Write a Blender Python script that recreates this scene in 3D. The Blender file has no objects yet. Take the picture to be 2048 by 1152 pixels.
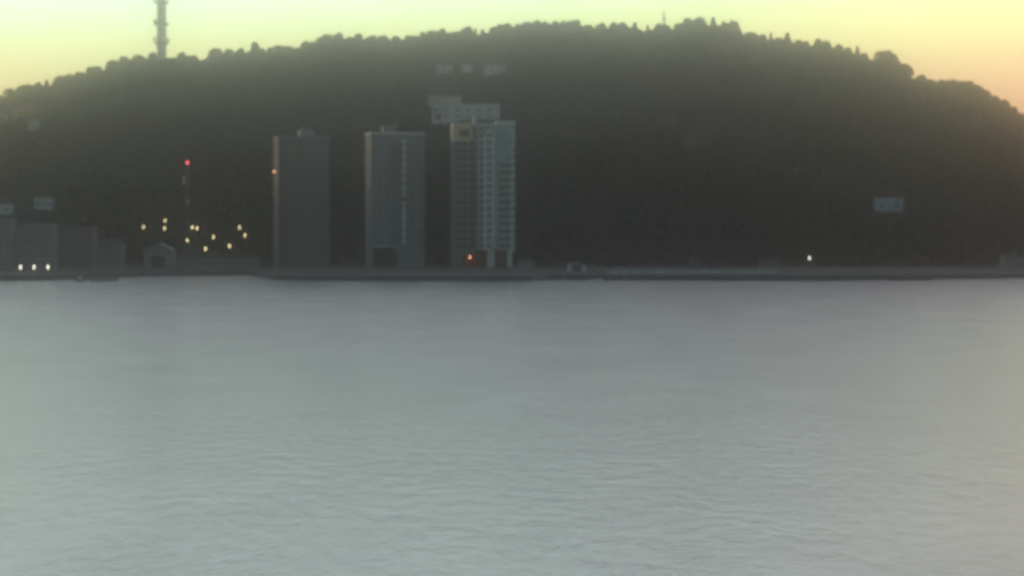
import bpy, math, random
import numpy as np
from mathutils import Vector
R = math.radians
random.seed(7)
rng = np.random.default_rng(11)
C = bpy.context.scene.collection
scene = bpy.context.scene

# ------------------------------------------------------------------ camera
CAM_Z = 15.0
F = 4726.0            # focal length in pixels of the 2048 wide photograph
HOR = 476.0           # row of the horizon
cam_data = bpy.data.cameras.new('camera')
cam_data.sensor_width = 36.0
cam_data.lens = F / 2048 * 36.0
cam_data.clip_start = 0.5
cam_data.clip_end = 20000
cam_data.shift_y = -(576 - HOR) / 2048
cam = bpy.data.objects.new('camera', cam_data)
cam.location = (0, 0, CAM_Z)
cam.rotation_euler = (R(90), 0, 0)
C.objects.link(cam)
scene.camera = cam
cam_data.dof.use_dof = True          # the webcam is focused short of the far shore
cam_data.dof.focus_distance = 40
cam_data.dof.aperture_fstop = 1.22

# ------------------------------------------------------------------ sky
SUN_EL, SUN_AZ = 2.5, -52.0          # azimuth from +Y, negative is to the left
SKY_NISHITA = 0.16
world = bpy.data.worlds.new('World')
scene.world = world
world.use_nodes = True
nt = world.node_tree
for n in list(nt.nodes):
    nt.nodes.remove(n)
def N(tree, kind, **kw):
    n = tree.nodes.new(kind)
    for k, v in kw.items():
        setattr(n, k, v)
    return n
def math_node(tree, op, a, b=None, c=None, clamp=False):
    n = N(tree, 'ShaderNodeMath', operation=op)
    n.use_clamp = clamp
    for i, v in enumerate((a, b, c)):
        if v is None:
            continue
        if isinstance(v, (int, float)):
            n.inputs[i].default_value = v
        else:
            tree.links.new(v, n.inputs[i])
    return n.outputs[0]
def ramp_node(tree, fac, stops, interp='LINEAR'):
    n = N(tree, 'ShaderNodeValToRGB')
    n.color_ramp.interpolation = interp
    el = n.color_ramp.elements
    while len(el) < len(stops):
        el.new(0.5)
    for e, (p, c) in zip(el, stops):
        e.position = p
        e.color = (c[0], c[1], c[2], 1)
    tree.links.new(fac, n.inputs[0])
    return n.outputs[0]
out = N(nt, 'ShaderNodeOutputWorld')
bg = N(nt, 'ShaderNodeBackground')
sky = N(nt, 'ShaderNodeTexSky', sky_type='NISHITA')
sky.sun_disc = False
sky.sun_elevation = R(SUN_EL)
sky.sun_rotation = R(SUN_AZ)
sky.air_density = 1.0
sky.dust_density = 0.6
sky.ozone_density = 2.0
tc = N(nt, 'ShaderNodeTexCoord')
sep = N(nt, 'ShaderNodeSeparateXYZ')
nt.links.new(tc.outputs['Generated'], sep.inputs[0])
sx, sy, sz = sep.outputs
u = math_node(nt, 'MULTIPLY_ADD', sx, -0.05, sz)
un = math_node(nt, 'MULTIPLY', u, 1 / 0.16, clamp=True)
glow = ramp_node(nt, un, [
    (0.00, (0.70, 0.36, 0.22)),
    (0.26, (1.1, 0.56, 0.30)),
    (0.38, (1.0, 0.74, 0.36)),
    (0.47, (0.95, 0.95, 0.38)),
    (0.56, (0.80, 1.02, 0.42)),
    (0.70, (0.68, 1.02, 0.84)),
    (1.00, (0.70, 0.86, 0.87))])
# the dawn glow hugs the horizon on the side the camera faces and gives way to the plain sky above and behind
fe = N(nt, 'ShaderNodeMapRange', interpolation_type='SMOOTHSTEP')
nt.links.new(sz, fe.inputs[0])
for i, v in zip((1, 2, 3, 4), (0.20, 0.85, 1, 0)):
    fe.inputs[i].default_value = v
fa = N(nt, 'ShaderNodeMapRange', interpolation_type='SMOOTHSTEP')
nt.links.new(sy, fa.inputs[0])
for i, v in zip((1, 2, 3, 4), (-0.1, 0.85, 0, 1)):
    fa.inputs[i].default_value = v
fac = math_node(nt, 'MULTIPLY', fe.outputs[0], fa.outputs[0])
scl = N(nt, 'ShaderNodeVectorMath', operation='SCALE')
nt.links.new(sky.outputs[0], scl.inputs[0])
scl.inputs['Scale'].default_value = SKY_NISHITA
mix = N(nt, 'ShaderNodeMix', data_type='RGBA')
nt.links.new(fac, mix.inputs[0])
nt.links.new(scl.outputs[0], mix.inputs[6])
# the sky above the right end of the hill is pinker
pf_ = N(nt, 'ShaderNodeMapRange', interpolation_type='SMOOTHSTEP'); nt.links.new(sx, pf_.inputs[0])
for i, v in zip((1, 2, 3, 4), (-0.05, 0.35, 0, 1)): pf_.inputs[i].default_value = v
pz_ = N(nt, 'ShaderNodeMapRange', interpolation_type='SMOOTHSTEP'); nt.links.new(sz, pz_.inputs[0])
for i, v in zip((1, 2, 3, 4), (0.10, 0.18, 0, 1)): pz_.inputs[i].default_value = v
pm_ = N(nt, 'ShaderNodeMix', data_type='RGBA')
nt.links.new(math_node(nt, 'MULTIPLY', pf_.outputs[0], pz_.outputs[0]), pm_.inputs[0])
nt.links.new(glow, pm_.inputs[6]); pm_.inputs[7].default_value = (0.80, 0.66, 0.74, 1)
nt.links.new(pm_.outputs[2], mix.inputs[7])
nt.links.new(mix.outputs[2], bg.inputs[0])
bg.inputs[1].default_value = 1.62
nt.links.new(bg.outputs[0], out.inputs[0])
world.cycles.sampling_method = 'MANUAL'
world.cycles.sample_map_resolution = 1024

# ------------------------------------------------------------------ sun
sd = bpy.data.lights.new('sun', 'SUN')
sd.energy = 4.0
sd.angle = R(0.5)
sd.color = (1.0, 0.66, 0.36)
sun = bpy.data.objects.new('sun', sd)
to_sun = Vector((math.sin(R(SUN_AZ)) * math.cos(R(SUN_EL)), math.cos(R(SUN_AZ)) * math.cos(R(SUN_EL)), math.sin(R(SUN_EL))))
sun.rotation_euler = to_sun.to_track_quat('Z', 'Y').to_euler()
sun.location = (0, 0, 300)
C.objects.link(sun)

scene.view_settings.view_transform = 'Standard'
scene.view_settings.look = 'None'
scene.view_settings.gamma = 1
scene.view_settings.use_curve_mapping = False
scene.view_settings.exposure = 0.0
scene.cycles.use_denoising = True
scene.cycles.max_bounces = 6
scene.cycles.diffuse_bounces = 2
scene.cycles.glossy_bounces = 2
scene.cycles.volume_bounces = 1
scene.cycles.sample_clamp_indirect = 4.0

# ------------------------------------------------------------------ materials
def material(name, col, rough=0.8, var=0.0, scale=0.3, metallic=0.0, emit=None, estr=0.0, island=False, bump=0.0, stretch=(1, 1, 1), spec=0.4):
    m = bpy.data.materials.new(name)
    m.use_nodes = True
    t = m.node_tree
    b = t.nodes['Principled BSDF']
    b.inputs['Roughness'].default_value = rough
    b.inputs['Metallic'].default_value = metallic
    b.inputs['Specular IOR Level'].default_value = spec
    b.inputs['Base Color'].default_value = (*col, 1)
    if emit:
        b.inputs['Emission Color'].default_value = (*emit, 1)
        b.inputs['Emission Strength'].default_value = estr
    if var:
        co = N(t, 'ShaderNodeTexCoord')
        mp = N(t, 'ShaderNodeMapping')
        mp.inputs['Scale'].default_value = stretch
        t.links.new(co.outputs['Object'], mp.inputs[0])
        no = N(t, 'ShaderNodeTexNoise')
        no.inputs['Scale'].default_value = scale
        no.inputs['Detail'].default_value = 5
        t.links.new(mp.outputs[0], no.inputs['Vector'])
        f = no.outputs[0]
        if island:
            g = N(t, 'ShaderNodeNewGeometry')
            f = math_node(t, 'ADD', math_node(t, 'MULTIPLY', f, 0.65), math_node(t, 'MULTIPLY', g.outputs['Random Per Island'], 0.35))
        lo = tuple(c * (1 - var) for c in col)
        hi = tuple(min(1, c * (1 + var)) for c in col)
        r = ramp_node(t, f, [(0.3, lo), (0.7, hi)])
        t.links.new(r, b.inputs['Base Color'])
        if bump:
            bn = N(t, 'ShaderNodeBump')
            bn.inputs['Distance'].default_value = bump
            t.links.new(no.outputs[0], bn.inputs['Height'])
            t.links.new(bn.outputs[0], b.inputs['Normal'])
    return m
M = {
    'concrete': material('weathered_concrete', (0.29, 0.315, 0.315), 0.85, 0.18, 0.25),
    'brown': material('brown_render', (0.17, 0.15, 0.155), 0.85, 0.16, 0.2, stretch=(1, 1, 0.3)),
    'grey': material('grey_render', (0.25, 0.29, 0.295), 0.85, 0.16, 0.2, stretch=(1, 1, 0.3)),
    'pale': material('pale_render', (0.72, 0.80, 0.76), 0.8, 0.12, 0.2, stretch=(1, 1, 0.4)),
    'teal': material('pale_green_render', (0.42, 0.55, 0.51), 0.8, 0.15, 0.18, stretch=(1, 1, 0.4)),
    'white': material('white_paint', (0.84, 0.85, 0.82), 0.7, 0.08, 0.3),
    'painted_sun': material('painted_sun_cream', (0.78, 0.66, 0.42), 0.75, 0.1, 0.3),  # yellow of low sun on the tower top put into the colour
    'ochre': material('painted_sun_boards', (0.80, 0.42, 0.17), 0.8, 0.12, 0.5),  # orange of low sunlight is put into the wall colour
    'painted_glow': material('painted_lamp_glow', (0.30, 0.06, 0.035), 0.75, 0.15, 0.6),  # red of the lamplit entrance is put into this colour
    'rooft': material('clay_tile', (0.24, 0.10, 0.06), 0.85, 0.2, 0.8),
    'roofd': material('dark_felt', (0.06, 0.06, 0.065), 0.85, 0.2, 0.5),
    'metal': material('galvanised_metal', (0.32, 0.33, 0.34), 0.5, 0.1, 1.0, metallic=0.6),
    'shed': material('grey_sheet_metal', (0.20, 0.23, 0.235), 0.6, 0.15, 0.15, stretch=(3, 3, 0.2)),
    'dark': material('dark_opening', (0.03, 0.03, 0.032), 0.7, 0.1, 0.6),
    'glass': material('window_glass', (0.04, 0.05, 0.055), 0.12, 0.1, 0.5, spec=0.6),
    'wood': material('grey_timber', (0.16, 0.14, 0.12), 0.85, 0.2, 1.2),
    'bluehull': material('dark_blue_hull', (0.05, 0.06, 0.12), 0.4, 0.08, 0.5),
    'bark': material('bark', (0.07, 0.055, 0.04), 0.9, 0.25, 2.0),
    'leaf': material('broad_leaf', (0.070, 0.080, 0.030), 0.8, 0.45, 0.12, island=True, spec=0.2),
    'needle': material('dark_needle', (0.040, 0.055, 0.028), 0.8, 0.4, 0.12, island=True, spec=0.2),
    'wood_mass': material('mixed_foliage', (0.023, 0.054, 0.050), 0.8, 0.9, 0.013, island=True, spec=0.2),
    'hill': material('forest_floor', (0.028, 0.046, 0.044), 0.95, 0.35, 0.05),
    'rock': material('grey_rock', (0.16, 0.15, 0.13), 0.9, 0.3, 0.3, bump=0.3),
    'quay': material('quay_stone', (0.075, 0.10, 0.105), 0.85, 0.25, 0.4, bump=0.1),
    'lamp_warm': material('warm_lamp_glass', (0.8, 0.7, 0.5), 0.4, emit=(1.0, 0.80, 0.42), estr=3.2),
    'lamp_white': material('white_lamp_glass', (0.8, 0.8, 0.8), 0.4, emit=(1.0, 0.95, 0.75), estr=2.8),
    'lamp_red': material('red_beacon_glass', (0.6, 0.05, 0.08), 0.4, emit=(1.0, 0.10, 0.14), estr=3.2),
    'lamp_orange': material('orange_lamp_glass', (0.8, 0.4, 0.2), 0.4, emit=(1.0, 0.50, 0.24), estr=2.6),
}

# ------------------------------------------------------------------ mesh helpers
class MB:
    def __init__(s):
        s.v, s.f = [], []
    def box(s, x0, x1, y0, y1, z0, z1):
        n = len(s.v)
        s.v += [(x0, y0, z0), (x1, y0, z0), (x1, y1, z0), (x0, y1, z0), (x0, y0, z1), (x1, y0, z1), (x1, y1, z1), (x0, y1, z1)]
        s.f += [(n, n+3, n+2, n+1), (n+4, n+5, n+6, n+7), (n, n+1, n+5, n+4), (n+1, n+2, n+6, n+5), (n+2, n+3, n+7, n+6), (n+3, n, n+4, n+7)]
        return s
    def prism(s, poly, y0, y1):                 # polygon in x,z pushed along y
        n, k = len(s.v), len(poly)
        s.v += [(x, y0, z) for x, z in poly] + [(x, y1, z) for x, z in poly]
        s.f += [tuple(range(n, n+k)), tuple(range(n+2*k-1, n+k-1, -1))]
        for i in range(k):
            j = (i+1) % k
            s.f.append((n+j, n+i, n+k+i, n+k+j))
        return s
    def lathe(s, prof, seg=16, cx=0, cy=0):     # (radius, z) from the bottom up
        n = len(s.v)
        for r, z in prof:
            for i in range(seg):
                a = 2 * math.pi * i / seg
                s.v.append((cx + r * math.cos(a), cy + r * math.sin(a), z))
        for j in range(len(prof) - 1):
            for i in range(seg):
                i2 = (i + 1) % seg
                s.f.append((n+j*seg+i, n+j*seg+i2, n+(j+1)*seg+i2, n+(j+1)*seg+i))
        s.f.append(tuple(n + i for i in range(seg-1, -1, -1)))
        s.f.append(tuple(n + (len(prof)-1)*seg + i for i in range(seg)))
        return s
    def bar(s, a, b, r, r2=None, seg=6):
        a, b = Vector(a), Vector(b)
        r2 = r if r2 is None else r2
        d = (b - a).normalized()
        e1 = d.orthogonal().normalized(); e2 = d.cross(e1)
        n = len(s.v)
        for p, rr in ((a, r), (b, r2)):
            for i in range(seg):
                t = 2 * math.pi * i / seg
                s.v.append(tuple(p + e1 * (rr * math.cos(t)) + e2 * (rr * math.sin(t))))
        for i in range(seg):
            i2 = (i + 1) % seg
            s.f.append((n+i, n+i2, n+seg+i2, n+seg+i))
        s.f.append(tuple(n + i for i in range(seg-1, -1, -1)))
        s.f.append(tuple(n + seg + i for i in range(seg)))
        return s
    def build(s, name, mat, parent=None, loc=None):
        me = bpy.data.meshes.new(name)
        me.from_pydata(s.v, [], s.f)
        me.update()
        me.materials.append(mat)
        o = bpy.data.objects.new(name, me)
        C.objects.link(o)
        if parent: o.parent = parent
        if loc: o.location = loc
        return o
def tag(o, label=None, cat=None, group=None, kind=None):
    if label: o['label'] = label
    if cat: o['category'] = cat
    if group: o['group'] = group
    if kind: o['kind'] = kind
    return o
def thing(name, label, cat, loc, rz=0, group=None):
    o = bpy.data.objects.new(name, None)
    C.objects.link(o)
    o.location = loc
    o.rotation_euler = (0, 0, rz)
    o.empty_display_size = 2
    return tag(o, label, cat, group)
def again(src, parent, loc):
    c = src.copy(); C.objects.link(c); c.parent = parent; c.location = loc
    return c
def copy_tree(o, parent=None):
    kids = list(o.children)
    c = o.copy(); C.objects.link(c)
    if parent: c.parent = parent
    for k in kids: copy_tree(k, c)
    return c
def np_mesh(name, verts, nface, mat, smooth=False):
    """verts: (n*4,3) array of separate quads"""
    me = bpy.data.meshes.new(name)
    me.vertices.add(len(verts)); me.vertices.foreach_set('co', verts.astype(np.float32).ravel())
    me.loops.add(nface * 4); me.loops.foreach_set('vertex_index', np.arange(nface * 4, dtype=np.int32))
    me.polygons.add(nface); me.polygons.foreach_set('loop_start', np.arange(0, nface * 4, 4, dtype=np.int32))
    me.update(calc_edges=True)
    me.materials.append(mat)
    return me
def at(px, py, Y):
    return (px - 1024) * Y / F, CAM_Z + (HOR - py) * Y / F
def px_of(X, Y, Z):
    return 1024 + X / Y * F, HOR - (Z - CAM_Z) / Y * F

# ------------------------------------------------------------------ the hill
SIL = [(-3500, 455), (-2000, 420), (-1000, 340), (-400, 262), (-150, 215), (0, 185), (50, 172), (100, 158), (150, 146), (200, 133), (215, 124), (250, 113), (300, 106), (350, 103), (385, 106), (410, 115),
       (422, 99), (450, 94), (480, 96), (500, 90), (511, 83), (522, 92), (533, 101), (548, 94), (560, 88), (590, 90), (598, 81), (625, 80), (637, 72), (690, 69), (730, 73), (745, 73), (770, 70), (800, 66), (820, 70),
       (850, 66), (880, 62), (920, 59), (935, 54), (955, 58), (985, 50), (1030, 46), (1070, 42), (1100, 47), (1125, 42), (1170, 44), (1190, 52), (1205, 44), (1260, 42), (1290, 52), (1315, 44), (1345, 50), (1365, 41), (1400, 36), (1440, 37), (1478, 44), (1486, 72), (1505, 64), (1535, 66),
       (1560, 70), (1575, 64), (1590, 82), (1605, 74), (1618, 90), (1635, 76), (1660, 84), (1680, 92), (1698, 90), (1715, 96), (1745, 116), (1760, 106), (1775, 101), (1790, 105), (1804, 120), (1815, 140), (1860, 158), (1900, 157),
       (1940, 162), (1975, 182), (2010, 202), (2048, 228), (2200, 285), (2500, 345), (3200, 405), (5000, 450)]
SX = np.array([a for a, b in SIL], float); SY = np.array([b for a, b in SIL], float)
def sil(px):
    return np.interp(px, SX, SY)
RIDGE = 1500.0
_gx = np.arange(-3500, 5001, 10.0)
_gy = sil(_gx) + 30
_k = np.exp(-0.5 * (np.arange(-12, 13) / 5.0) ** 2); _k /= _k.sum()
_gs = np.convolve(np.pad(_gy, 12, mode='edge'), _k, mode='valid')
def ridge_h(X):
    px = 1024 + X / RIDGE * F
    return CAM_Z + (HOR - np.interp(px, _gx, _gs)) * RIDGE / F
def shore_y(X):
    px = 1024 + X / 900.0 * F
    py = np.interp(px, [-400, 0, 150, 270, 480, 580, 700, 1050, 1100, 1600, 2048, 2600], [563, 563, 561, 553, 551, 560, 562, 563, 560, 562, 556, 552])
    return CAM_Z * F / (py - HOR)
def wob(X, Y):
    return (3.0 * np.sin(X * 0.021 + 1.3 * np.sin(Y * 0.013)) * np.cos(Y * 0.017 + 0.6) + 1.6 * np.sin(X * 0.055 + Y * 0.041) + 1.0 * np.cos(X * 0.083 - Y * 0.067))
def ground(X, Y):
    X = np.asarray(X, float); Y = np.asarray(Y, float)
    h = ridge_h(X)
    t = np.clip((Y - 1000) / (RIDGE - 1000), 0, 1)
    s = 0.25 * t ** 2 + 0.75 * t ** 0.92
    s = np.where(Y > RIDGE, 1 - 0.85 * np.clip((Y - RIDGE) / 1500, 0, 1) ** 1.2, s)
    w = wob(X, Y) * np.clip(t * 3, 0, 1) * np.clip((RIDGE - Y) / 120 + 0.15, 0, 1) * np.clip(h / 60, 0, 1)
    sh = shore_y(X)
    base = np.where(Y < sh, -4.0, 1.6 + 1.4 * np.clip((Y - sh) / 90, 0, 1))
    return base + np.maximum(h - 3, 0) * s * (Y > 1000) + w
def ray_ground(px, py, y0=930.0):
    for Y in np.arange(y0, 1520, 1.0):
        X, Z = at(px, py, Y)
        if float(ground(X, Y)) >= Z:
            return Y
    return 1500.0
xs = np.concatenate([np.linspace(-2200, -620, 50), np.linspace(-600, 600, 241), np.linspace(620, 2200, 50)])
rows = []
tt = np.concatenate([[0, 0.0005], np.linspace(0.02, 1, 12)])
ys2 = np.concatenate([np.arange(1010, 1620, 6.0), np.linspace(1640, 3400, 30)])
gv = []
for X in xs:
    sh = float(shore_y(X))
    col = [sh - 30, sh, sh + 0.4] + list(np.linspace(sh + 6, 1003, 14)) + list(ys2)
    col = sorted(col)
    for i, Y in enumerate(col):
        z = -4.0 if Y < sh - 1 else float(ground(X, max(Y, sh + 0.01)))
        if i == 1: z = -3.0
        gv.append((X, Y, z))
nr = 17 + len(ys2)
gf = [(i*nr+j, (i+1)*nr+j, (i+1)*nr+j+1, i*nr+j+1) for i in range(len(xs)-1) for j in range(nr-1)]
g = MB(); g.v = gv; g.f = gf
ho = g.build('hill', M['hill'])
for p in ho.data.polygons: p.use_smooth = True
tag(ho, 'long wooded hill rising behind the shore', kind='structure')

# ------------------------------------------------------------------ water
wm = bpy.data.materials.new('lake_water')
wm.use_nodes = True
t = wm.node_tree
b = t.nodes['Principled BSDF']
b.inputs['Base Color'].default_value = (0.345, 0.335, 0.325, 1)
b.inputs['Roughness'].default_value = 0.32
b.inputs['IOR'].default_value = 1.33
geo = N(t, 'ShaderNodeNewGeometry')
def wave(scale, stretch, detail=3.0, rot=0.0):
    mp = N(t, 'ShaderNodeMapping'); mp.inputs['Scale'].default_value = (stretch, 1, 1); mp.inputs['Rotation'].default_value = (0, 0, rot)
    t.links.new(geo.outputs['Position'], mp.inputs[0])
    no = N(t, 'ShaderNodeTexNoise'); no.inputs['Scale'].default_value = scale; no.inputs['Detail'].default_value = detail
    t.links.new(mp.outputs[0], no.inputs['Vector'])
    return no.outputs[0]
h1 = wave(0.35, 2.0, 4.0, 0.15)
h2 = wave(1.5, 2.2, 2.0, -0.1)
h3 = wave(0.03, 2.5, 2.0, 0.1)
patch = N(t, 'ShaderNodeMapRange'); t.links.new(wave(0.06, 2.0, 3.0, -0.25), patch.inputs[0])
for i, v in zip((1, 2, 3, 4), (0.35, 0.65, 0.25, 1.3)): patch.inputs[i].default_value = v
hh = math_node(t, 'ADD', math_node(t, 'MULTIPLY', h1, 0.9), math_node(t, 'MULTIPLY', math_node(t, 'MULTIPLY', h2, 0.45), patch.outputs[0]))
bn = N(t, 'ShaderNodeBump'); bn.inputs['Distance'].default_value = 0.075; bn.inputs['Strength'].default_value = 1.0
t.links.new(hh, bn.inputs['Height'])
t.links.new(bn.outputs[0], b.inputs['Normal'])
rr = N(t, 'ShaderNodeMapRange'); t.links.new(h3, rr.inputs[0])
for i, v in zip((1, 2, 3, 4), (0.35, 0.65, 0.200, 0.212)): rr.inputs[i].default_value = v
t.links.new(rr.outputs[0], b.inputs['Roughness'])
w = MB(); w.v = [(-2200, -300, 0), (2200, -300, 0), (2200, 1200, 0), (-2200, 1200, 0)]; w.f = [(0, 1, 2, 3)]
tag(w.build('water', wm), 'pale grey rippled water in front of the shore', kind='structure')
lb = MB(); lb.v = [(-2200, -300, -6), (2200, -300, -6), (2200, 3400, -6), (-2200, 3400, -6)]; lb.f = [(0, 1, 2, 3)]
tag(lb.build('lake_bed', M['rock']), kind='structure')

# ------------------------------------------------------------------ buildings
CLEAR = []          # (px0, px1, py0, py1, Y) windows of the wood kept open for what stands in it
def tower_block(label, Y, x0, x1, ytop, ybase, depth, wall, rz=0.0, floors=17, cols=4, margin=(0.8, 0.8), side_cols=2, lift=0.0):
    s = Y / F
    X0, _ = at(x0, 0, Y); X1, _ = at(x1, 0, Y)
    zt = CAM_Z + (HOR - ytop) * s
    gz = float(ground((X0 + X1) / 2, Y))
    wv = X1 - X0
    wd = (wv - depth * abs(math.sin(rz))) / math.cos(rz)
    root = thing('tower_block', label, 'tower block', ((X0 + X1) / 2, Y + depth / 2, gz), rz)
    H = zt - gz
    m = MB()
    z0 = lift if lift else -1.5
    m.box(-wd/2, wd/2, -depth/2, depth/2, z0, H - 0.9)
    fh = (H - 0.9 - max(lift, 0.4)) / floors
    zs = [max(lift, 0.4) + i * fh for i in range(floors)]
    for z in zs[1:]:                             # projecting floor edges
        m.box(-wd/2 - .08, wd/2 + .08, -depth/2 - .08, depth/2 + .08, z - .12, z + .12)
    m.build('wall', M[wall], root)
    p = MB()
    for (a, b_, c, d) in ((-wd/2-.2, wd/2+.2, -depth/2-.2, -depth/2+.15), (-wd/2-.2, wd/2+.2, depth/2-.15, depth/2+.2),
                          (-wd/2-.2, -wd/2+.15, -depth/2+.15, depth/2-.15), (wd/2-.15, wd/2+.2, -depth/2+.15, depth/2-.15)):
        p.box(a, b_, c, d, H - 0.9, H)
    p.build('parapet', M['pale'] if wall != 'brown' else M['concrete'], root)
    return root, wd, H, zs, fh, s
def add_windows(root, xsf, zs, fh, depth, wd, side_y=(), w=1.9, skip=(), sside=-1, wh=1.45):
    first = None
    for z in zs:
        for x in xsf:
            if any(a <= x <= b_ and c <= z <= d for a, b_, c, d in skip): continue
            loc = (x, -depth/2 - 0.02, z + fh * 0.32)
            if first is None:
                first = MB().box(-w/2, w/2, -0.05, 0.05, 0, wh).build('window', M['glass'], root, loc)
                f = MB()
                f.box(-w/2-.1, w/2+.1, -.09, .03, -.12, -.003).box(-w/2-.1, w/2+.1, -.09, .03, wh+.003, wh+.1).box(-w/2-.1, -w/2-.003, -.09, .03, -.002, wh+.002).box(w/2+.003, w/2+.1, -.09, .03, -.002, wh+.002).box(-.04, .04, -.09, -.053, 0, wh)
                f.build('frame', M['white'], first)
            else:
                c = again(first, root, loc); fr = again(first.children[0], c, (0, 0, 0))
        for y in side_y:
            loc = (sside * (wd/2 + 0.02), y, z + fh * 0.32)
            c = again(first, root, loc); c.rotation_euler = (0, 0, math.pi/2 * sside)
            again(first.children[0], c, (0, 0, 0))
def add_balconies(root, x, w, zs, depth, mat, proj=1.3, first=None):
    for z in zs:
        loc = (x, -depth/2 - 0.09, z)
        if first is None:
            m = MB()
            m.box(-w/2, w/2, -proj, 0, -.18, .0)
            m.box(-w/2, w/2, -proj, -proj+.1, .003, 1.05)
            m.box(-w/2, -w/2+.1, -proj+.103, 0, .003, 1.05).box(w/2-.1, w/2, -proj+.103, 0, .003, 1.05)
            first = m.build('balcony', M[mat], root, loc)
        else:
            again(first, root, loc)
    return first

# first tower: brown
T1, wd, H, zs, fh, s = tower_block('dark brown tower block with orange lamp near its left edge, leftmost of the three towers', 975, 541, 659, 272, 530, 15, 'brown', rz=R(14), floors=17)
add_windows(T1, [-wd*0.22, 0.0, wd*0.2, wd*0.38], zs, fh, 15, wd, side_y=(0.0,), w=2.0)
add_balconies(T1, -wd*0.36, 2.6, zs[1:], 15, 'brown', 1.2)
MB().box(-1.0, 4.8, -4, 4, H - 0.9, H + 2.6).build('plant_room', M['concrete'], T1)
MB().box(.5, 3.6, -2.5, 2.5, H + 2.603, H + 3.6).build('lift_motor_room', M['grey'], T1)
xl, zl = at(551.5, 343, 975)
l = MB().lathe([(0.15, -.45), (.4, -.3), (.46, 0), (.38, .3), (.12, .5)], 12)
lo = l.build('wall_lamp', M['lamp_orange'], T1, (-wd/2 - 1.5, -5.0, zl - T1.location.z))
MB().bar((.4, 0, -.1), (1.5, 0, -.1), .09).build('bracket', M['metal'], lo)
# second tower: grey
T2, wd, H, zs, fh, s = tower_block('grey tower block with pale roof edge and small rooftop hut, middle one of three', 980, 727, 849, 264, 535, 15, 'grey', rz=R(13), floors=17)
add_windows(T2, [-wd*0.33, -wd*0.2, wd*0.27, wd*0.41], zs, fh, 15, wd, side_y=(0.0,), w=1.8)
for a_, b__ in ((.52, .92), (.2, .48)): MB().box(wd*.1-.5, wd*.1+.5, -15/2-1.75, -15/2-1.45, H*a_, H*b__).build('stair_screen', M['pale'], T2)
add_balconies(T2, -wd*0.03, 2.3, zs[2:], 15, 'concrete', 1.3)
add_balconies(T2, wd*0.1, 1.9, zs[3:], 15, 'pale', 1.3)
MB().box(-5.4, -0.6, -4, 3, H - 0.9, H + 2.8).build('plant_room', M['concrete'], T2)
MB().bar((-.4, -4.6, H - .9), (-.4, -4.6, H + 4.8), .18, .08).bar((-1.0, -4.6, H+3.4), (.2, -4.6, H+3.4), .06).build('antenna', M['metal'], T2)
MB().box(-wd*.48, wd*.0, -15/2-1.8, -15/2-.1, 8.2, 8.75).build('canopy', M['pale'], T2)
MB().box(-wd*.46, -wd*.02, -15/2-.16, -15/2-.1, .3, 7.9).build('entrance_dark_panel', M['dark'], T2)  # flat near-black panel on the wall under the canopy
# third tower: pale green, two wings, the front one on pillars
T3, wd, H, zs, fh, s = tower_block('pale green tower block with white balcony stacks, rightmost and brightest of three', 965, 948, 1030, 246, 535, 15, 'teal', rz=R(6), floors=17, lift=7.0)
add_windows(T3, [-wd*0.40, wd*0.14, wd*0.28], zs, fh, 15, wd, w=1.7, skip=((0, 9, 42, 60),))
add_balconies(T3, -wd*0.2, 2.7, zs[:], 15, 'pale', 1.4)
add_balconies(T3, 0.0, 2.0, zs[1:], 15, 'teal', 1.2)
add_balconies(T3, wd*0.42, 1.9, zs[0:], 15, 'pale', 1.4)
for xx in (-wd*.32, -wd*.09): MB().box(xx-.55, xx+.55, -15/2-1.6, -15/2-.1, 7.2, H-5).build('fin_wall', M['white'], T3)
MB().box(wd*0.02, wd*.5+.35, -15/2-.5, 2, H + .003, H + .9).build('roof_slab', M['pale'], T3)
MB().box(-wd*.3, wd*.05, -3, 4, H - .9, H - .02).build('roof_hut', M['concrete'], T3)
for xx, ww in ((-wd*.15, 3.0), (wd*.36, 2.0)):
    MB().box(xx - ww/2, xx + ww/2, -15/2-.2, -15/2+1.6, -1, 6.98).build('pillar', M['pale'], T3)
for xx in (-wd*.15, wd*.36):
    MB().box(xx - .6, xx + .6, 15/2-2, 15/2-.6, -1, 6.98).build('pillar', M['pale'], T3)
MB().box(-wd*.45, wd*.48, -1, 5, -1, 6.97).build('lobby', M['glass'], T3)
wg = MB(); wg.box(-wd/2-9.6, -wd/2-.12, -2, 11, -1.5, H-1.4)
for z in zs[1:-1]: wg.box(-wd/2-9.68, -wd/2-.12, -2.08, 11.08, z-.12, z+.12)
wing = wg.build('wing', M['grey'], T3)
MB().box(-wd/2-9.75, -wd/2-1.6, -2.35, 8, H-7.4, H+.3).build('penthouse', M['painted_sun'], T3)  # colour imitates low sun on the top of the wing
MB().box(-wd/2-7.0, -wd/2-3.2, -2.45, -2.37, H-5.4, H-2.6).build('penthouse_window', M['glass'], T3)
MB().box(-wd/2-1.3, -wd/2+.2, -2.6, .5, H-1.1, H+3.2).build('chimney', M['pale'], T3)
ww_ = None
for z in zs[:-2]:
    for xx in (-wd/2-7.6, -wd/2-4.8, -wd/2-2.0):
        if ww_ is None:
            ww_ = MB().box(-.8, .8, -.05, .05, 0, 1.4).build('wing_window', M['glass'], T3, (xx, -2.03, z+1))
        else: again(ww_, T3, (xx, -2.03, z+1))
MB().box(-wd/2-5.6, -wd/2-.4, -6.5, -2.1, -1, 5.4).build('porch', M['painted_glow'], T3)  # red lamplight around the entrance painted into the porch
pl_ = MB().lathe([(0.12, -.5), (.3, -.35), (.38, 0), (.3, .5), (.1, .8)], 12).build('porch_lamp', M['lamp_orange'], T3, (-wd/2-3.2, -7.2, 4.0))
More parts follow.
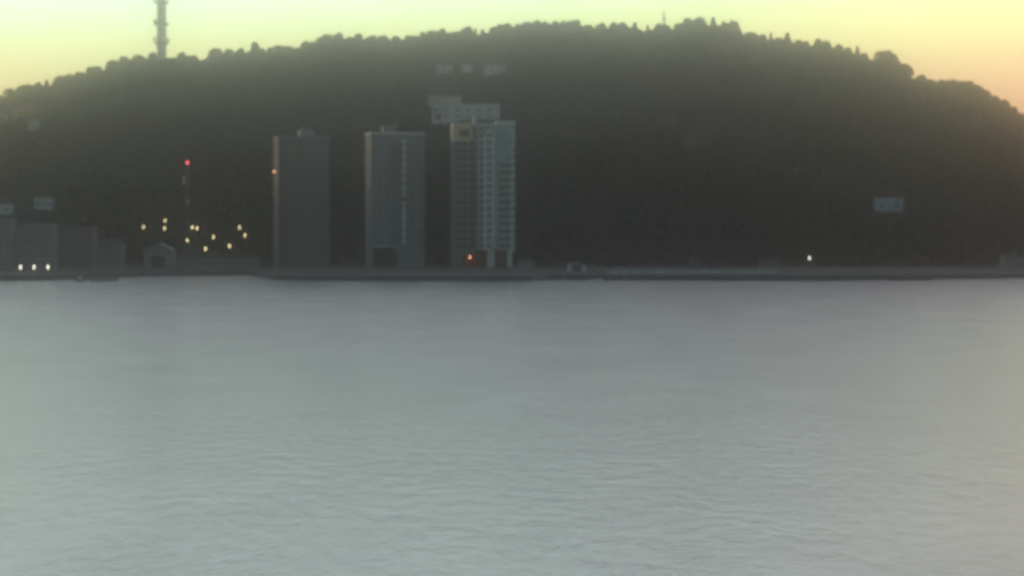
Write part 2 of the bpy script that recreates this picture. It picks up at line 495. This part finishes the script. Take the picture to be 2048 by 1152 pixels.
MB().bar((0, .6, 0), (0, .9, 0), .12).build('bracket', M['metal'], pl_)
for a in ((530, 680, 255, 545, 990), (705, 868, 240, 545, 995), (880, 1050, 232, 545, 990)): CLEAR.append(a)

def house(name, label, cat, x0, x1, ytop, ybase, wall, roof='roofd', depth=9, Y=None, rz=0.0, roofh=0.3, gable_front=False, nwin=3, floors=2, flat=False, clear=True, chimney=True, group=None):
    if Y is None: Y = ray_ground((x0+x1)/2, ybase)
    X0, zt = at(x0, ytop, Y); X1, zb = at(x1, ybase, Y)
    wv = X1 - X0; cx = (X0+X1)/2
    gz = min(float(ground(cx, Y)), float(ground(cx, Y + depth)))
    root = thing(name, label, cat, (cx, Y + depth/2, gz), rz, group)
    H = zt - gz
    rh = 0.35 if flat else H * roofh if H < 8 else min(3.0, H * roofh)
    hw = H - rh
    fl0 = zb - gz
    gb = float(ground(cx, Y + depth)) - gz
    MB().box(-wv/2, wv/2, -depth/2, depth/2, -1.5, hw).build('wall', M[wall], root)
    if flat:
        r = MB().box(-wv/2-.25, wv/2+.25, -depth/2-.25, depth/2+.25, hw+.003, H)
        ro = r.build('roof', M[roof], root)
    elif gable_front:
        r = MB().prism([(-wv/2-.5, hw-.1), (wv/2+.5, hw-.1), (0, H)], -depth/2-.4, depth/2+.4)
        ro = r.build('roof', M[roof], root)
    else:
        r = MB(); e = .5
        n = 0
        r.v = [(-wv/2-e, -depth/2-e, hw+.003), (wv/2+e, -depth/2-e, hw+.003), (wv/2+e, depth/2+e, hw+.003), (-wv/2-e, depth/2+e, hw+.003), (-wv/2*.75, 0, H), (wv/2*.75, 0, H)]
        r.f = [(0, 3, 2, 1), (0, 1, 5, 4), (2, 3, 4, 5), (1, 2, 5), (3, 0, 4)]
        ro = r.build('roof', M[roof], root)
    if chimney and not flat:
        MB().box(wv*.18, wv*.18+.7, .2, .9, hw + rh*.4, H+.7).build('chimney', M['concrete'], ro)
    vis0 = max(fl0, 0.4)
    fhh = (hw - vis0) / floors
    w = min(1.3, wv/(nwin*2.6)); wh = min(1.2, fhh*.36); first = None
    for k in range(floors):
        for i in range(nwin):
            loc = (-wv/2 + wv*(i+.5)/nwin, -depth/2-.02, vis0 + fhh*k + fhh*.32)
            if first is None:
                first = MB().box(-w/2, w/2, -.05, .05, 0, wh).build('window', M['glass'], root, loc)
                MB().box(-w/2-.1, w/2+.1, -.1, .02, -.13, -.003).box(-.03, .03, -.08, -.053, 0, wh).build('frame', M['white'], first)
            else:
                c = again(first, root, loc); again(first.children[0], c, (0, 0, 0))
    if clear: CLEAR.append((x0-6, x1+6, ytop-4, ybase+3, Y+1))
    return root
# houses on the slope
house('villa', 'ochre villa with painted-in orange sunlight high on the left end of the hill', 'villa', 24, 80, 209, 233, 'ochre', 'rooft', depth=10, roofh=.25, nwin=5)
house('annexe', 'narrow white annexe just below the ochre villa on the left slope', 'house', 58, 74, 233, 258, 'white', 'roofd', depth=6, nwin=1, chimney=False)
house('cottage', 'tiny white cottage at the left picture edge beside the ochre villa', 'cottage', 1, 14, 222, 242, 'white', 'roofd', depth=7, nwin=1, chimney=False)
house('house', 'white house with dark windows at the left picture edge, halfway down the slope', 'house', -14, 21, 398, 430, 'white', 'roofd', depth=9, nwin=2, floors=1, rz=R(4))
house('house', 'pale grey box house among trees above the left waterfront blocks', 'house', 68, 104, 394, 420, 'pale', 'concrete', depth=9, nwin=3, floors=1, flat=True)
house('house', 'small white house at the left end of the row of three below the ridge', 'house', 872, 904, 122, 147, 'white', 'roofd', depth=9, nwin=3, group='houses in a row below the ridge')
house('house', 'narrow white house in the middle of the row of three below the ridge', 'house', 924, 944, 120, 146, 'white', 'roofd', depth=9, nwin=2, gable_front=True, group='houses in a row below the ridge')
house('house', 'widest white house at the right end of the row of three below the ridge', 'house', 968, 1010, 121, 149, 'white', 'roofd', depth=9, nwin=4, group='houses in a row below the ridge')
house('villa', 'pale flat roofed villa alone in the dark wood on the right slope', 'villa', 1750, 1808, 394, 425, 'white', 'concrete', depth=10, nwin=2, flat=True, floors=1)
house('house', 'small brown house barely showing in the wood right of the towers', 'house', 1134, 1152, 258, 276, 'wood', 'roofd', depth=8, nwin=2)
# white apartment building above the third tower
Ya = ray_ground(930, 242)
s = Ya / F
X0, zt = at(858, 192, Ya); X1, _ = at(1000, 206, Ya); Xm, zm = at(922, 206, Ya)
gz = float(ground((X0+X1)/2, Ya))
A = thing('apartment_building', 'long white terraced apartment building on the slope right above the pale green tower', 'apartment building', ((X0+X1)/2, Ya+6, gz))
cx = (X0+X1)/2
_, z220 = at(0, 212, Ya); _, zr = at(0, 206, Ya)
MB().box(X0-cx+1.5, Xm-cx, -6, 8, -2, zt-gz-.35).build('wall', M['white'], A)
MB().box(X0-cx-.5, Xm-cx+.3, -8.6, 8.3, zt-gz-.35+.003, zt-gz).build('roof', M['white'], A)
MB().box(X0-cx-.3, X0-cx+1.3, -8.5, -6, z220-gz, zt-gz-.36).build('balcony_screen', M['white'], A)
MB().box(Xm-cx+.12, X1-cx, -5, 8, -2, zr-gz-.35).build('lower_wing', M['white'], A)
MB().box(Xm-cx+.12, X1-cx+.2, -5.3, 8.3, zr-gz-.347, zr-gz).build('lower_roof', M['concrete'], A)
wfirst = None
for k in range(2):
    for i in range(6):
        xx = X0-cx+3.6 + i*(X1-X0-6)/5.6
        zz = zr-gz-4.2-k*3.4
        yy = -6.03 if xx < Xm-cx-1 else -5.03
        if abs(xx-(Xm-cx)) < 1.1: continue
        if wfirst is None:
            wfirst = MB().box(-.8, .8, -.05, .05, 0, 1.0).build('window', M['glass'], A, (xx, yy, zz))
        else: again(wfirst, A, (xx, yy, zz))
CLEAR.append((850, 1006, 188, 246, Ya+1))

# waterfront buildings on the left
def block(name, label, cat, x0, x1, ytop, Y, wall, depth=12, floors=4, nwin=5, flat=True, roof='roofd', **k):
    return house(name, label, cat, x0, x1, ytop, 545, wall, roof, depth=depth, Y=Y, flat=flat, floors=floors, nwin=nwin, **k)
block('apartment_block', 'grey waterfront block cut off by the left picture edge', 'apartment block', -70, 22, 436, 925, 'grey', floors=6, nwin=7)
block('apartment_block', 'broad grey waterfront block behind the three white quay lamps', 'apartment block', 27, 106, 446, 935, 'concrete', floors=6, nwin=7)
block('apartment_block', 'brown grey waterfront block right beside the broad grey one', 'apartment block', 112, 184, 452, 945, 'brown', floors=5, nwin=6)
block('workshop', 'low grey workshop with pitched roof between the left blocks and the lit hillside', 'workshop', 192, 242, 478, 970, 'shed', floors=3, nwin=4, flat=False, roofh=.2)
hw_ = block('boathouse', 'pale gabled boathouse with a dark slipway door under the hillside lamps', 'boathouse', 288, 344, 486, 978, 'concrete', floors=1, nwin=2, flat=False, gable_front=True, roofh=.3, chimney=False, roof='concrete')
MB().box(-2.6, 2.6, -6.2, -6.1, 0, 4.8).build('door', M['dark'], hw_)
block('warehouse', 'long low grey warehouse on the quay left of the brown tower', 'warehouse', 350, 520, 516, 982, 'shed', floors=1, nwin=12, flat=False, roofh=.25, chimney=False)
block('shed', 'small grey shed on the quay at the foot of the pale green tower', 'shed', 1036, 1066, 516, 940, 'concrete', depth=6, floors=1, nwin=2, chimney=False, flat=False)
bh = block('boathouse', 'pale grey boathouse close to the water right of the towers', 'boathouse', 1136, 1172, 524, 892, 'pale', depth=8, floors=1, nwin=2, flat=False, roofh=.3, gable_front=True, chimney=False, roof='metal')
MB().box(-1.6, 1.6, -4.2, -4.1, 0, 3.4).build('door', M['wood'], bh)
block('hut', 'dark hut on the shore behind the long pale promenade wall', 'hut', 1380, 1402, 514, 950, 'wood', depth=5, floors=1, nwin=1, flat=False, chimney=False)
block('cabin', 'grey green shoreline cabin cut off by the right picture edge', 'cabin', 2008, 2075, 505, 950, 'shed', depth=8, floors=2, nwin=4, flat=False, roofh=.3)
block('hut', 'low reddish grey hut left of the lit lamp on the right shore', 'hut', 1520, 1560, 519, 950, 'brown', depth=5, floors=1, nwin=2, flat=False, chimney=False)

# quay wall along the shore, as separate lengths
def quay(label, x0, x1, name='quay_wall', mat='quay', h=1.9, t=1.6, steps=24, fwd=0.3):
    m = MB()
    pts = []
    for i in range(steps+1):
        px = x0 + (x1-x0)*i/steps
        X = (px-1024)*900/F
        pts.append((X, float(shore_y(X)) - fwd))
    n = 0
    for (X, Y) in pts:
        m.v += [(X, Y, -3), (X, Y, h), (X, Y+t, h), (X, Y+t, -3)]
    for i in range(steps):
        a = i*4; b_ = a+4
        m.f += [(a, b_, b_+1, a+1), (a+1, b_+1, b_+2, a+2), (a+2, b_+2, b_+3, a+3), (a+3, b_+3, b_, a)]
    m.f += [(0, 1, 2, 3), (steps*4+3, steps*4+2, steps*4+1, steps*4)]
    return tag(m.build(name, M[mat]), label, 'quay wall')
quay('dark stone quay wall below the left waterfront blocks', -600, 236)
quay('low dark quay wall set back in the bay below the lit hillside', 246, 534)
quay('dark quay wall running along the feet of the three towers', 545, 1120)
quay('long dark shore wall on the right below the wood', 1125, 2700)

def bollards(): pass
# promenade wall: a long pale low wall set back from the shore wall
Yj = 866
X0, zj = at(1212, 541, Yj); X1, _ = at(1562, 541, Yj)
J = thing('promenade_wall', 'long pale low promenade wall with a railing along the right shore', 'wall', ((X0+X1)/2, Yj, 0))
L = (X1-X0)/2
MB().box(-L, L, -.25, .25, 1.0, zj).build('wall', M['pale'], J)
MB().box(-L-.1, L+.1, -.38, .38, zj+.003, zj+.18).build('coping', M['concrete'], J)
pf = None
for i in range(16):
    x = -L + 1 + i*(2*L-2)/15
    if pf is None: pf = MB().box(-.3, .3, -.42, -.253, 1.0, zj).build('buttress', M['concrete'], J, (x, 0, 0))
    else: again(pf, J, (x, 0, 0))
rl = MB().bar((-L, 0, zj+1.1), (L, 0, zj+1.1), .05)
for i in range(30): rl.bar((-L+.3+i*(2*L-.6)/29, 0, zj+.18), (-L+.3+i*(2*L-.6)/29, 0, zj+1.1), .04)
rl.build('railing', M['metal'], J)

# boats
def boat(label, px0, px1, Y, hull, cabin='white', hgt=1.5, cab=True, name='motor_boat', cat='boat'):
    X0, _ = at(px0, 0, Y); X1, _ = at(px1, 0, Y)
    Lh = (X1-X0)/2
    root = thing(name, label, cat, ((X0+X1)/2, Y, 0))
    m = MB(); n = 13
    for i in range(n):
        u = i/(n-1); x = -Lh + 2*Lh*u
        bw = min(1.6, Lh*.35) * (1 - max(0, (u-.55)/.45)**2.2) * (.85+.15*min(1, u*4))
        sh = hgt*(.8+.35*u*u)
        m.v += [(x, 0, -.45), (x, -bw*.75, .05), (x, -bw-.01, sh), (x, -bw*.0, sh-.05), (x, bw+.01, sh), (x, bw*.75, .05)]
    for i in range(n-1):
        a = i*6; b_ = a+6
        for q in range(6):
            q2 = (q+1) % 6
            m.f.append((a+q, b_+q, b_+q2, a+q2))
    m.f += [(5, 4, 3, 2, 1, 0), tuple((n-1)*6+q for q in range(6))]
    m.build('hull', M[hull], root)
    if cab:
        c = MB().prism([(-Lh*.45, hgt*.8), (Lh*.25, hgt*.8), (Lh*.08, hgt*.8+1.25), (-Lh*.4, hgt*.8+1.3)], -min(1.1, Lh*.25), min(1.1, Lh*.25)).build('cabin', M[cabin], root)
        MB().box(-Lh*.36, Lh*.02, -min(1.1, Lh*.25)-.03, min(1.1, Lh*.25)+.03, hgt*.8+.55, hgt*.8+1.0).build('window', M['glass'], c)
    MB().bar((Lh*.7, 0, hgt), (Lh*.7, 0, hgt+.8), .03).bar((Lh*.7, 0, hgt+.78), (Lh*.98, 0, hgt+.85), .03).build('rail', M['metal'], root)
    return root
boat('pale open boat moored low against the left quay', 180, 236, 818, 'concrete', hgt=1.1, cab=False)
boat('small dark boat with a pale cabin moored left of the pale open boat', 150, 172, 812, 'wood', hgt=.9)
boat('dark blue boat moored against the right shore wall', 1778, 1862, 838, 'bluehull', cabin='shed', hgt=1.6)
boat('small pale boat moored on the water right of the pale boathouse', 1178, 1206, 816, 'pale', hgt=.9, cab=False)

# ------------------------------------------------------------------ masts and lamps
# telecom tower on the ridge
Yt = 1502; s = Yt/F
Xt, zb = at(323, 116, Yt)
gz = float(ground(Xt, Yt)) - 1
TT = thing('telecom_tower', 'tall round concrete telecom tower rising above the ridge trees', 'telecom tower', (Xt, Yt, gz))
ztop = at(0, -75, Yt)[1] - gz
MB().lathe([(3.5, 0), (3.1, 12), (2.95, ztop*.55), (2.7, ztop)], 24).build('shaft', M['pale'], TT)
for py, r in ((86, 5.2), (48, 5.4), (4, 5.6)):
    z = at(0, py, Yt)[1] - gz
    pf = MB().lathe([(2.9, z-1.1), (r-.4, z-.4), (r-.4, z), (2.9, z)], 24).build('platform', M['concrete'], TT)
    rg = MB()
    for i in range(14):
        a = i*2*math.pi/14; rg.bar(((r-.5)*math.cos(a), (r-.5)*math.sin(a), z), ((r-.5)*math.cos(a), (r-.5)*math.sin(a), z+1.1), .05)
        a2 = (i+1)*2*math.pi/14; rg.bar(((r-.5)*math.cos(a), (r-.5)*math.sin(a), z+1.1), ((r-.5)*math.cos(a2), (r-.5)*math.sin(a2), z+1.1), .05)
    rg.build('railing', M['metal'], pf)
for py, ang in ((84, 200), (48, 178), (52, 210), (86, 350), (2, 185)):
    z = at(0, py, Yt)[1] - gz + 1.5
    a = R(ang)
    cx_, cy_ = 4.4*math.cos(a), 4.4*math.sin(a)
    MB().lathe([(.4, z-1.2), (.85, z-.9), (.85, z+1.4), (.4, z+1.7)], 12, cx_, cy_).bar((cx_*.6, cy_*.6, z), (cx_, cy_, z), .12).build('antenna', M['white'], TT)
CLEAR.append((311, 336, 40, 100, Yt-2))
# pale lattice mast on the ridge, right of centre
Xr, _ = at(1328, 60, 1495)
gz = float(ground(Xr, 1495))
RM = thing('lattice_mast', 'thin lattice mast among the ridge trees at the hilltop', 'mast', (Xr, 1495, gz))
zt_ = at(0, 20, 1495)[1]-gz
mm = MB()
for dx, dy in ((-1, -1), (1, -1), (1, 1), (-1, 1)): mm.bar((dx*1.3, dy*1.3, -1), (dx*.5, dy*.5, zt_), .14)
for k in range(10):
    z0, z1 = zt_*k/10, zt_*(k+1)/10; w0 = 1.3-.8*k/10; w1 = 1.3-.8*(k+1)/10
    mm.bar((-w0, -w0, z0), (w1, -w1, z1), .08).bar((w0, -w0, z0), (-w1, -w1, z1), .08).bar((-w0, w0, z0), (-w1, -w1, z1), .08).bar((w0, w0, z0), (w1, -w1, z1), .08)
mm.build('lattice', M['metal'], RM)
MB().box(-.9, .9, -1.1, -.7, zt_*.62, zt_*.72).build('antenna', M['white'], RM)

# mast with red beacon
Ym = 985
Xk, zt_ = at(375, 328, Ym)
gz = float(ground(Xk, Ym)); zt_ -= gz
K = thing('lattice_mast', 'tall slim lattice mast with a red beacon above the lit hillside', 'mast', (Xk, Ym, gz))
mm = MB()
W0, W1 = 1.1, .45
for dx, dy in ((-1, -1), (1, -1), (1, 1), (-1, 1)): mm.bar((dx*W0, dy*W0, -1), (dx*W1, dy*W1, zt_), .10, .08)
for k in range(18):
    z0, z1 = zt_*k/18, zt_*(k+1)/18; w0 = W0-(W0-W1)*k/18; w1 = W0-(W0-W1)*(k+1)/18
    mm.bar((-w0, -w0, z0), (w1, -w1, z1), .05).bar((w0, -w0, z0), (-w1, -w1, z1), .05).bar((w0, w0, z0), (w1, -w1, z1), .05).bar((-w0, w0, z0), (-w1, -w1, z1), .05)
mm.build('lattice', M['metal'], K)
MB().lathe([(.3, zt_), (.5, zt_+.2), (.55, zt_+.7), (.4, zt_+1.1), (.1, zt_+1.3)], 14).build('beacon', M['lamp_red'], K)
z = at(0, 360, Ym)[1]-gz
MB().box(-1.9, -.9, -.9, -.5, z-1.8, z+1.8).build('antenna', M['white'], K)
z = at(0, 403, Ym)[1]-gz
MB().lathe([(.2, z-.9), (.55, z-.7), (.55, z+.7), (.2, z+.9)], 12, .2, -1.4).bar((.2, -1.4, z), (.2, -.7, z), .1).build('antenna_drum', M['white'], K)  # unlit white drum, second antenna on the mast

# street lamps
def lamp_proto(mat, hgt):
    root = bpy.data.objects.new('street_lamp', None); C.objects.link(root)
    MB().lathe([(.16, -1), (.14, 0.1), (.09, hgt-.4)], 10).bar((0, 0, hgt-.45), (0, -.7, hgt-.1), .06).build('pole', M['metal'], root)
    MB().lathe([(.12, hgt-.95), (.28, hgt-.75), (.34, hgt-.2), (.28, hgt+.3), (.14, hgt+.5)], 12, 0, -.9).build('lamp_head', M[mat], root)
    return root
protoW = lamp_proto('lamp_warm', 7.0)
def place_lamp(proto, used, px, py, label, group, hgt=7.0, Y=None):
    o = proto if not used else copy_tree(proto)
    if Y is None:                                # ray point whose pole foot meets the slope
        for Yy in np.arange(985, 1400, 1.0):
            X, Z = at(px, py, Yy)
            if float(ground(X, Yy)) >= Z - hgt:
                break
        Y = Yy
    X, Z = at(px, py, Y)
    gz = float(ground(X, Y)) if Y > 900 else 1.9
    o.location = (X, Y + .9, gz)
    k = (Z - gz) / hgt
    o.scale = (1, 1, k) if abs(k-1) > .02 else (1, 1, 1)
    for c in o.children:
        if c.name.startswith('lamp_head') and abs(k-1) > .02:
            c.scale = (1, 1, 1/k); c.location = (0, 0, hgt - hgt/k)
    tag(o, label, 'street lamp', group)
    CLEAR.append((px-5, px+5, py-5, py+7, Y+1))
HL = [(287, 453, 'lit street lamp standing alone farthest left on the hillside'),
      (330, 441, 'lit street lamp, upper one of the close pair left of the red beacon mast'),
      (329, 456, 'lit street lamp, lower one of the close pair left of the red beacon mast'),
      (375, 480, 'lit street lamp right below the mast with the red beacon'),
      (384.5, 454, 'lit street lamp, left one of the level twins just right of the mast'),
      (394, 456, 'lit street lamp, right one of the level twins just right of the mast'),
      (427, 473, 'lit street lamp midway between the mast twins and the right pair, above the lowest one'),
      (411, 497, 'lit street lamp, lowest of those on the hillside'),
      (459, 491, 'lit street lamp low on the hillside, nearest to the right of the lowest one'),
      (479, 454, 'lit street lamp, upper left one of the pair nearest the brown tower'),
      (490, 470, 'lit street lamp, lower right one of the pair nearest the brown tower')]
for i, (px, py, lab) in enumerate(HL):
    place_lamp(protoW, i > 0, px, py, lab, 'street lamps on the lit hillside')
protoQ = lamp_proto('lamp_white', 5.0)
for i, (px, lab) in enumerate(((41, 'white quay lamp, leftmost of the three in a row before the grey block'), (68, 'white quay lamp, middle one of the three in a row before the grey block'), (96, 'white quay lamp, rightmost of the three in a row before the grey block'))):
    X = (px-1024)*860/F
    place_lamp(protoQ, i > 0, px, 533, lab, 'white lamps along the left quay', 5.0, Y=float(shore_y(X))+2.5)
protoR = lamp_proto('lamp_white', 7.0)
place_lamp(protoR, False, 1619, 515, 'single bright white lamp among dark trees on the right shore', None, 7.0, Y=958)

# rock showing through the wood
def rock(label, x0, x1, y0, y1, seed):
    Y = ray_ground((x0+x1)/2, y1)
    X0, Z1 = at(x0, y0, Y); X1, Z0 = at(x1, y1, Y)
    g = np.random.default_rng(seed); m = MB(); n, k = 14, 9
    for j in range(k):
        for i in range(n):
            u_, v_ = i/(n-1), j/(k-1)
            e = max(0, 1 - abs(2*u_-1)**2.5)
            X = X0 + (X1-X0)*u_ + g.uniform(-.8, .8)
            z = (Z0 - 4) + (Z1-Z0+5)*v_*(.35+.65*e) + g.uniform(-.7, .7)
            m.v.append((X, Y - 1.5 + v_*7 + (1-e)*5 + g.uniform(-1.4, 1.4), z))
    for j in range(k-1):
        for i in range(n-1):
            a = j*n+i; m.f.append((a, a+1, a+n+1, a+n))
    nb = len(m.v); top = [(k-1)*n+i for i in range(n)]
    for i in range(n): x, y, z = m.v[top[i]]; m.v.append((x, y + 12, z - 2))
    for i in range(n-1): m.f.append((top[i], top[i+1], nb+i+1, nb+i))
    CLEAR.append((x0, x1, y0-2, y1+1, Y+4))
    return tag(m.build('rock_outcrop', M['rock']), label, 'rock')
rock('grey rock outcrop showing through the wood, upper left one on the right slope', 1318, 1362, 226, 254, 5)
rock('grey rock outcrop showing through the wood, lower right one on the right slope', 1366, 1400, 272, 296, 6)

# ------------------------------------------------------------------ trees
def crown_round(nq, r, size, lobes=7, seed=0, flat=0.75):
    g = np.random.default_rng(seed)
    cen = g.normal(size=(lobes, 3)); cen /= np.linalg.norm(cen, axis=1)[:, None]
    cen *= g.uniform(.25, .62, (lobes, 1)); cen[:, 2] = np.abs(cen[:, 2])*.9 - .12; rad = g.uniform(.38, .58, lobes)
    k = g.integers(0, lobes, nq)
    d = g.normal(size=(nq, 3)); d /= np.linalg.norm(d, axis=1)[:, None]
    p = cen[k] + d * (rad[k] * g.uniform(.65, 1.05, nq) )[:, None]
    p[:, 2] *= flat
    return p * r, g
def crown_cone(nq, r, h, seed=0):
    g = np.random.default_rng(seed)
    z = g.random(nq) ** 1.5
    tier = 1 - .25*((z*7) % 1)
    a = g.uniform(0, 2*np.pi, nq); rr = (1-z)*tier*g.uniform(.55, 1.05, nq)+.03
    return np.stack([rr*r*np.cos(a), rr*r*np.sin(a), z*h], 1), g
def quads(p, g, size):
    n = len(p)
    a = g.normal(size=(n, 3)); a /= np.linalg.norm(a, axis=1)[:, None]
    b_ = g.normal(size=(n, 3)); b_ -= a*(a*b_).sum(1)[:, None]; b_ /= np.linalg.norm(b_, axis=1)[:, None]
    s_ = size*g.uniform(.6, 1.3, (n, 1))*.5
    a = a*s_; b_ = b_*s_*g.uniform(.6, 1, (n, 1))
    return np.stack([p-a-b_, p+a-b_*.6, p+a+b_, p-a*.7+b_], 1)
# templates of unit trees: total height 1, crown radius about .38
def template(kind, nq, size, seed):
    if kind == 'round':
        p, g = crown_round(nq, .42, size, seed=seed)
        p[:, 2] -= .9*(p[:, 0]**2 + p[:, 1]**2)
        p[:, 2] = p[:, 2] - p[:, 2].min(); p[:, 2] = p[:, 2]/p[:, 2].max()*.76 + .24
    else:
        p, g = crown_cone(nq, .24, .9, seed); p[:, 2] += .1
    return quads(p, g, size)
# individual trees along the ridge
protos = []
for i, kind in enumerate(('round', 'round', 'round', 'cone', 'round')):
    q = template(kind, 1100, .075, 40+i)
    me = np_mesh('crown', q.reshape(-1, 3), len(q), M['leaf' if kind == 'round' else 'needle'])
    tm = MB().bar((0, 0, -.08), (.01, 0, .45), .026, .016, 7).bar((.01, 0, .45), (-.01, .01, .85), .016, .005, 6)
    for j in range(6):
        a = j*1.05+i; zz = .32+.07*j
        rr = .26 if kind == 'round' else .12
        tm.bar((.005, 0, zz), (rr*math.cos(a), rr*math.sin(a), zz+.16), .010, .003, 5)
    tmm = bpy.data.meshes.new('trunk'); tmm.from_pydata(tm.v, [], tm.f); tmm.update(); tmm.materials.append(M['bark'])
    protos.append((kind, me, tmm))
SPECIAL = {511: ('round tree poking up alone from the left ridge line', 8.5),
           1775: ('broad domed tree standing out on the right shoulder of the ridge', 15),
           1574: ('small upright tree left of the first gap on the right ridge', 6.5),
           1637: ('tree right of the narrow sky gap on the right ridge', 9)}
def put_tree(X, Y, top_z, width, idx):
    kind, cm, tm = protos[idx]
    gz = float(ground(X, Y)) - .4
    h = max(4.0, top_z - gz)
    o = thing('tree' if kind == 'round' else 'conifer', None, 'tree', (X, Y, gz), random.uniform(0, 6.28))
    wk = width / .84 if kind == 'round' else width/.5
    o.scale = (wk, wk, h)
    for nm, me in (('trunk', tm), ('crown', cm)):
        c = bpy.data.objects.new(nm, me); C.objects.link(c); c.parent = o
    return o
ORD = 'first second third fourth fifth sixth seventh eighth ninth tenth eleventh twelfth thirteenth fourteenth fifteenth sixteenth seventeenth eighteenth nineteenth twentieth'.split()
ORD += ['twenty-' + w_ for w_ in ORD[:9]] + ['thirtieth']
MARKS = [(323, 'the telecom tower'), (511, 'the lone round tree poking up'), (600, 'the point above the brown tower'),
         (787, 'the point above the middle tower'), (990, 'the point above the pale green tower'), (1328, 'the thin lattice mast'),
         (1482, 'the sharp drop in the tree line'), (1637, 'the narrow sky gap'), (1775, 'the broad domed tree')]
ridge = []
px = -50.0
while px < 2100:
    wpx = random.uniform(22, 44) if px < 1810 else random.uniform(26, 40)
    if not (309 < px < 337) and not any(abs(k-px) < 7 for k in SPECIAL):
        Y = 1497 + random.uniform(-7, 7)
        y = float(sil(px)) + random.uniform(-4.5, 4.5) * (0.3 if px > 1810 else 1.5 if px > 1490 else 1)
        X, Z = at(px, y, Y)
        cone = random.random() < .1 and px < 1800
        ridge.append((px, put_tree(X, Y, Z, (wpx*Y/F)*(.7 if cone else 1), 3 if cone else random.choice((0, 1, 2, 4))), cone))
    px += wpx * random.uniform(.38, .8)
by_mark = {}
for px, o, cone in ridge:
    mx, mn = min(MARKS, key=lambda m_: abs(m_[0]-px))
    by_mark.setdefault((mx, mn, px > mx), []).append((abs(px-mx), o, cone))
for (mx, mn, right), rows_ in by_mark.items():
    for i, (_, o, cone) in enumerate(sorted(rows_, key=lambda r_: r_[0])):
        tag(o, ('pointed ridge conifer, ' if cone else 'leafy ridge tree, ') + ORD[i] + (' to the right of ' if right else ' to the left of ') + mn, group='trees along the ridge line')
for k, (lab, wdt) in SPECIAL.items():
    X, Z = at(k, float(sil(k)) - 1, 1490)
    tag(put_tree(X, 1490, Z, wdt, (k // 3) % 3), lab)

# the wood covering the slope: one mass
T = [template('round', 130, .17, 70+i) for i in range(5)] + [template('cone', 110, .13, 90+i) for i in range(2)]
chunks = []
sp = 7.8
placed = 0
bld = [(o.location.x, o.location.y) for o in C.objects if o.type == 'EMPTY' and o.get('category') in ('house', 'villa', 'cottage', 'apartment building', 'tower block', 'warehouse', 'workshop', 'boathouse', 'apartment block', 'hut', 'shed', 'cabin')]
for Y0 in np.arange(990, 1560, sp):
    hx = Y0 * .217 + 130
    for X0_ in np.arange(-hx, hx, sp):
        X = X0_ + rng.uniform(-3.4, 3.4); Y = Y0 + rng.uniform(-3.4, 3.4)
        gz = float(ground(X, Y))
        k = rng.integers(0, 7) if rng.random() < .5 else rng.integers(0, 5)
        h = rng.uniform(9.5, 15.5) * (1.1 if k > 4 else 1)
        w = h * rng.uniform(.75, 1.05) * (1 if k < 5 else .95)
        if Y < 1012: h *= .7
        pxx, pt = px_of(X, Y, gz + h); _, pb = px_of(X, Y, gz)
        hwp = w*.36/Y*F
        lim = float(sil(pxx)) + 13
        if pt < lim:
            h *= max(.45, (pb-lim)/(pb-pt)); pt = px_of(X, Y, gz+h)[1]
            if pt < lim - 2: continue
        bad = False
        for a, b_, c, d, yy in CLEAR:
            if Y < yy and pxx+hwp > a and pxx-hwp < b_ and pt < d and pb > c - 2:
                bad = True
                if pb > d and (pb-d) > 22 and Y > 1012:  # a lower tree may stay in front
                    h2 = h*(pb-d)/(pb-pt)*.98
                    h = h2; pt = px_of(X, Y, gz+h)[1]; w *= .7; hwp *= .7; bad = False
        if bad: continue
        if any(abs(X-bx) < 9+(8 if by < 1010 else 0) and abs(Y-by) < 10 for bx, by in bld): continue
        q = T[k].copy()
        a = rng.uniform(0, 6.283); ca, sa = math.cos(a), math.sin(a)
        x_ = (q[..., 0]*ca - q[..., 1]*sa)*w; y_ = (q[..., 0]*sa + q[..., 1]*ca)*w
        chunks.append(np.stack([x_ + X, y_ + Y, q[..., 2]*h + gz - .3], -1)); placed += 1
allq = np.concatenate(chunks)
wo = bpy.data.objects.new('wood', np_mesh('wood', allq.reshape(-1, 3), len(allq), M['wood_mass']))
C.objects.link(wo)
tag(wo, 'dense dark mixed wood covering the whole slope of the hill', 'wood', kind='stuff')
print('wood trees', placed, 'quads', len(allq))

# ------------------------------------------------------------------ haze
hm = bpy.data.materials.new('dawn_haze')
hm.use_nodes = True
t = hm.node_tree
for n in list(t.nodes): t.nodes.remove(n)
mo = N(t, 'ShaderNodeOutputMaterial'); pv = N(t, 'ShaderNodeVolumePrincipled')
pv.inputs['Color'].default_value = (0.98, 0.895, 0.85, 1)
pv.inputs['Density'].default_value = 0.00062
pv.inputs['Anisotropy'].default_value = 0.983
t.links.new(pv.outputs[0], mo.inputs['Volume'])
hz = MB().box(-2300, 2300, -500, 3600, -8, 225).build('haze', hm)
tag(hz, 'thin dawn haze between the camera and the hill', kind='stuff')
